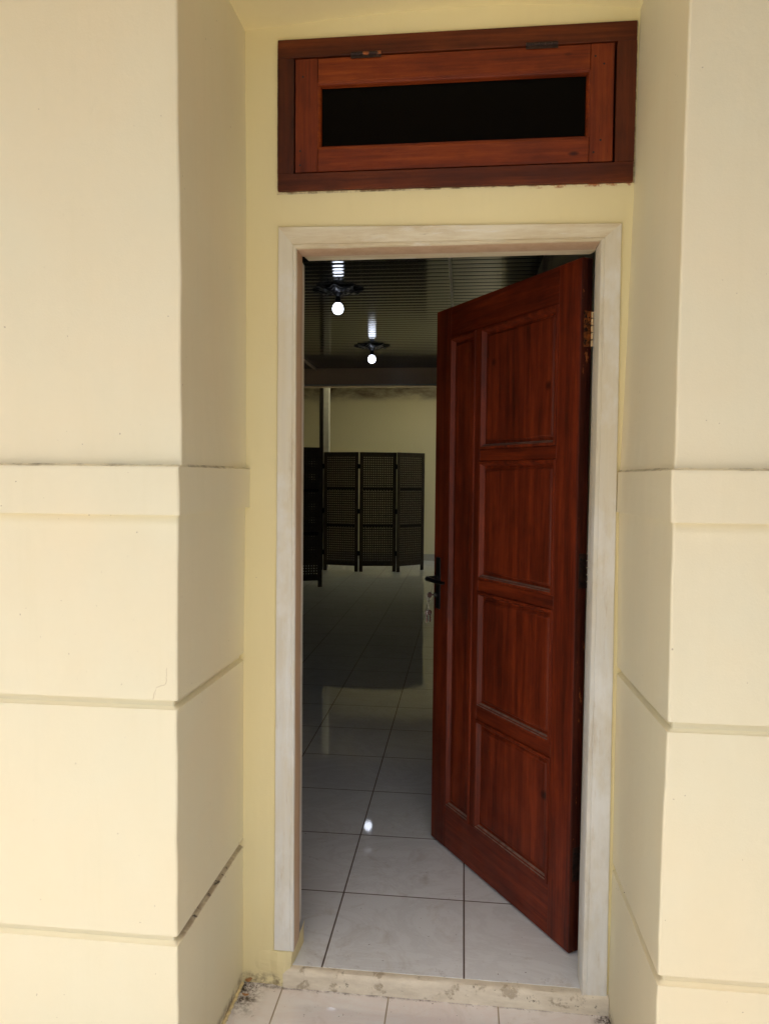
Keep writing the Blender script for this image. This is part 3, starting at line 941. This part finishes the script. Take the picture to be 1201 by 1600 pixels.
# ------------------------------------------------------------------ folding screens
SH = 1.765
def lattice_mesh(w_, h_, diag=False):
    nx = max(4, round(w_ / .034)); nz = max(4, round(h_ / .034))
    cx, cz = w_ / nx, h_ / nz
    g = MB(); b = .5 - (.13 if not diag else .26)
    T = .004
    for i in range(nx):
        for j in range(nz):
            X0, Z0 = (i + .5) * cx, (j + .5) * cz
            vs = []
            for y in (-T, T):
                vs += [(X0 - cx / 2, y, Z0 - cz / 2), (X0, y, Z0 - cz / 2), (X0 + cx / 2, y, Z0 - cz / 2), (X0 + cx / 2, y, Z0), (X0 + cx / 2, y, Z0 + cz / 2), (X0, y, Z0 + cz / 2), (X0 - cx / 2, y, Z0 + cz / 2), (X0 - cx / 2, y, Z0)]
                if diag:
                    vs += [(X0, y, Z0 - b * cz), (X0 + b * cx, y, Z0), (X0, y, Z0 + b * cz), (X0 - b * cx, y, Z0)]
                else:
                    q = .25
                    vs += [(X0, y, Z0 - q * cz), (X0 + q * cx, y, Z0), (X0, y, Z0 + q * cz), (X0 - q * cx, y, Z0)]
            fs = []
            for o_ in (0, 12):
                fs += [(o_ + 8, o_ + 1, o_ + 2, o_ + 3, o_ + 9), (o_ + 9, o_ + 3, o_ + 4, o_ + 5, o_ + 10), (o_ + 10, o_ + 5, o_ + 6, o_ + 7, o_ + 11), (o_ + 11, o_ + 7, o_ + 0, o_ + 1, o_ + 8)]
            fs += [(8, 9, 21, 20), (9, 10, 22, 21), (10, 11, 23, 22), (11, 8, 20, 23)]
            g.add(vs, fs)
    return g
SECS = ((1.245, 1.705, False), (.700, 1.205, False), (.155, .660, True))
proto = {}
def screen_panel(root, a, b):
    """one framed panel from plan point a to b"""
    a, b = Vector(a), Vector(b)
    w_ = round((b - a).length, 3)
    if w_ not in proto:
        st = .05
        g = MB()
        g.box(0, st, -.011, .011, 0, SH); g.box(w_ - st, w_, -.011, .011, 0, SH)
        g.box(st, w_ - st, -.010, .010, 1.705, SH - .001); g.box(st, w_ - st, -.010, .010, .085, .155)
        # scalloped middle rails
        for zc in (1.225, .680):
            n = 60; vs = []
            for i in range(n + 1):
                x = st + (w_ - 2 * st) * i / n
                q = .008 * abs(math.sin(math.pi * i / 6))
                for yy in (-.010, .010):
                    vs += [(x, yy, zc - .014 - q), (x, yy, zc + .020)]
            fs = []
            for i in range(n):
                o_ = i * 4
                fs += [(o_, o_ + 4, o_ + 5, o_ + 1), (o_ + 2, o_ + 6, o_ + 7, o_ + 3), (o_, o_ + 4, o_ + 6, o_ + 2), (o_ + 1, o_ + 5, o_ + 7, o_ + 3)]
            g.add(vs, fs, 1)
        p = g.build("panel", [M['screenwood'], M['screenrail']])
        lats = []
        for z0, z1, dg in SECS:
            lm = lattice_mesh(w_ - 2 * st, z1 - z0, dg)
            l = lm.build("lattice", M['screenwood'], p)
            l.location = (st, 0, z0)
            lats.append(l)
        proto[w_] = (p, lats)
    else:
        p0, l0 = proto[w_]
        p = p0.copy(); COL.objects.link(p)
        for l in l0:
            c = l.copy(); COL.objects.link(c); c.parent = p
    p.parent = root
    p.location = (a.x - root.location.x, a.y - root.location.y, 0)
    d = b - a
    p.rotation_euler = (0, 0, math.atan2(d.y, d.x))
    return p
def hinges(root, q):
    for z in (1.52, .86, .24):
        g = MB(); g.lathe([(.006, 0), (.008, .004), (.008, .066), (.006, .07)], (q[0] - root.location.x, q[1] - root.location.y, z), 'z', 8)
        g.box(q[0] - root.location.x - .022, q[0] - root.location.x + .022, q[1] - root.location.y - .014, q[1] - root.location.y - .011, z, z + .07)
        g.build("hinge", M['black'], root)
s1 = empty("folding_screen", (-1.3, 8.9, 0), "dark brown lattice folding screen standing open in front of the far wall", "folding screen", "folding screens in the hall")
screen_panel(s1, (-2.590, 8.62), (-2.090, 8.80))
screen_panel(s1, (-2.073, 8.79), (-1.540, 8.69))
screen_panel(s1, (-1.522, 8.69), (-.989, 8.80))
screen_panel(s1, (-.970, 8.74), (-.597, 9.085))
for q in ((-2.082, 8.78), (-1.531, 8.68), (-.980, 8.755)): hinges(s1, q)
s2 = empty("folding_screen", (-2.2, 7, 0), "near black lattice folding screen close to the left door jamb, nearer than the other", "folding screen", "folding screens in the hall")
screen_panel(s2, (-2.270, 6.92), (-1.775, 7.13))
screen_panel(s2, (-2.80, 7.10), (-2.300, 6.93))
screen_panel(s2, (-3.34, 6.93), (-2.83, 7.10))
hinges(s2, (-2.285, 6.905))

# ------------------------------------------------------------------ ceiling lamps
def lamp(x, y, lab, zb=2.762):
    root = empty("ceiling_lamp", (x, y, CZ), lab, "lamp", "bare bulb ceiling lamps in the hall")
    g = MB(); vs = []; N = 64
    def rad(a, k):
        return k * (1 + .16 * math.cos(8 * a) + .05 * math.cos(16 * a))
    levels = [(.02, -.060, 0), (.035, -.045, 0), (.050, -.030, 0), (.075, -.034, 1), (.100, -.020, 1), (.128, -.026, 1), (.150, -.014, 1), (.172, -.018, 1), (.176, -.008, 1), (.12, -.004, 1)]
    for r_, h_, wv in levels:
        for i in range(N):
            a = 2 * math.pi * i / N
            rr = rad(a, r_) if wv else r_
            vs.append((rr * math.cos(a), rr * math.sin(a), h_ + (.005 * math.cos(8 * a) if wv else 0)))
    fs = [(j * N + i, j * N + (i + 1) % N, (j + 1) * N + (i + 1) % N, (j + 1) * N + i) for j in range(len(levels) - 1) for i in range(N)]
    fs.append(tuple(range(N)))
    g.add(vs, fs); rose = g.build("ceiling_rose", M['blackmetal'], root, smooth=True)
    g = MB(); g.lathe([(.016, zb - CZ + .045), (.024, zb - CZ + .048), (.024, -.075), (.017, -.055)], (0, 0, 0), 'z', 20)
    g.build("socket", M['blackmetal'], root, smooth=True)
    g = MB(); c = zb - CZ
    prof = [(.004, c - .044)]
    for k in range(1, 12):
        a = -math.pi / 2 + k * math.pi * .62 / 11
        prof.append((.045 * math.cos(a), c + .045 * math.sin(a)))
    prof += [(.036, c + .032), (.022, c + .046)]
    g.lathe(prof, (0, 0, 0), 'z', 24)
    g.build("bulb", M['bulb'], root, smooth=True)
    return root
lamp(-1.038, 3.981, "lit bare bulb under a black scalloped rose, the nearer and higher in view")
lamp(-1.079, 6.517, "lit bare bulb under a black scalloped rose, the farther, above the screens")
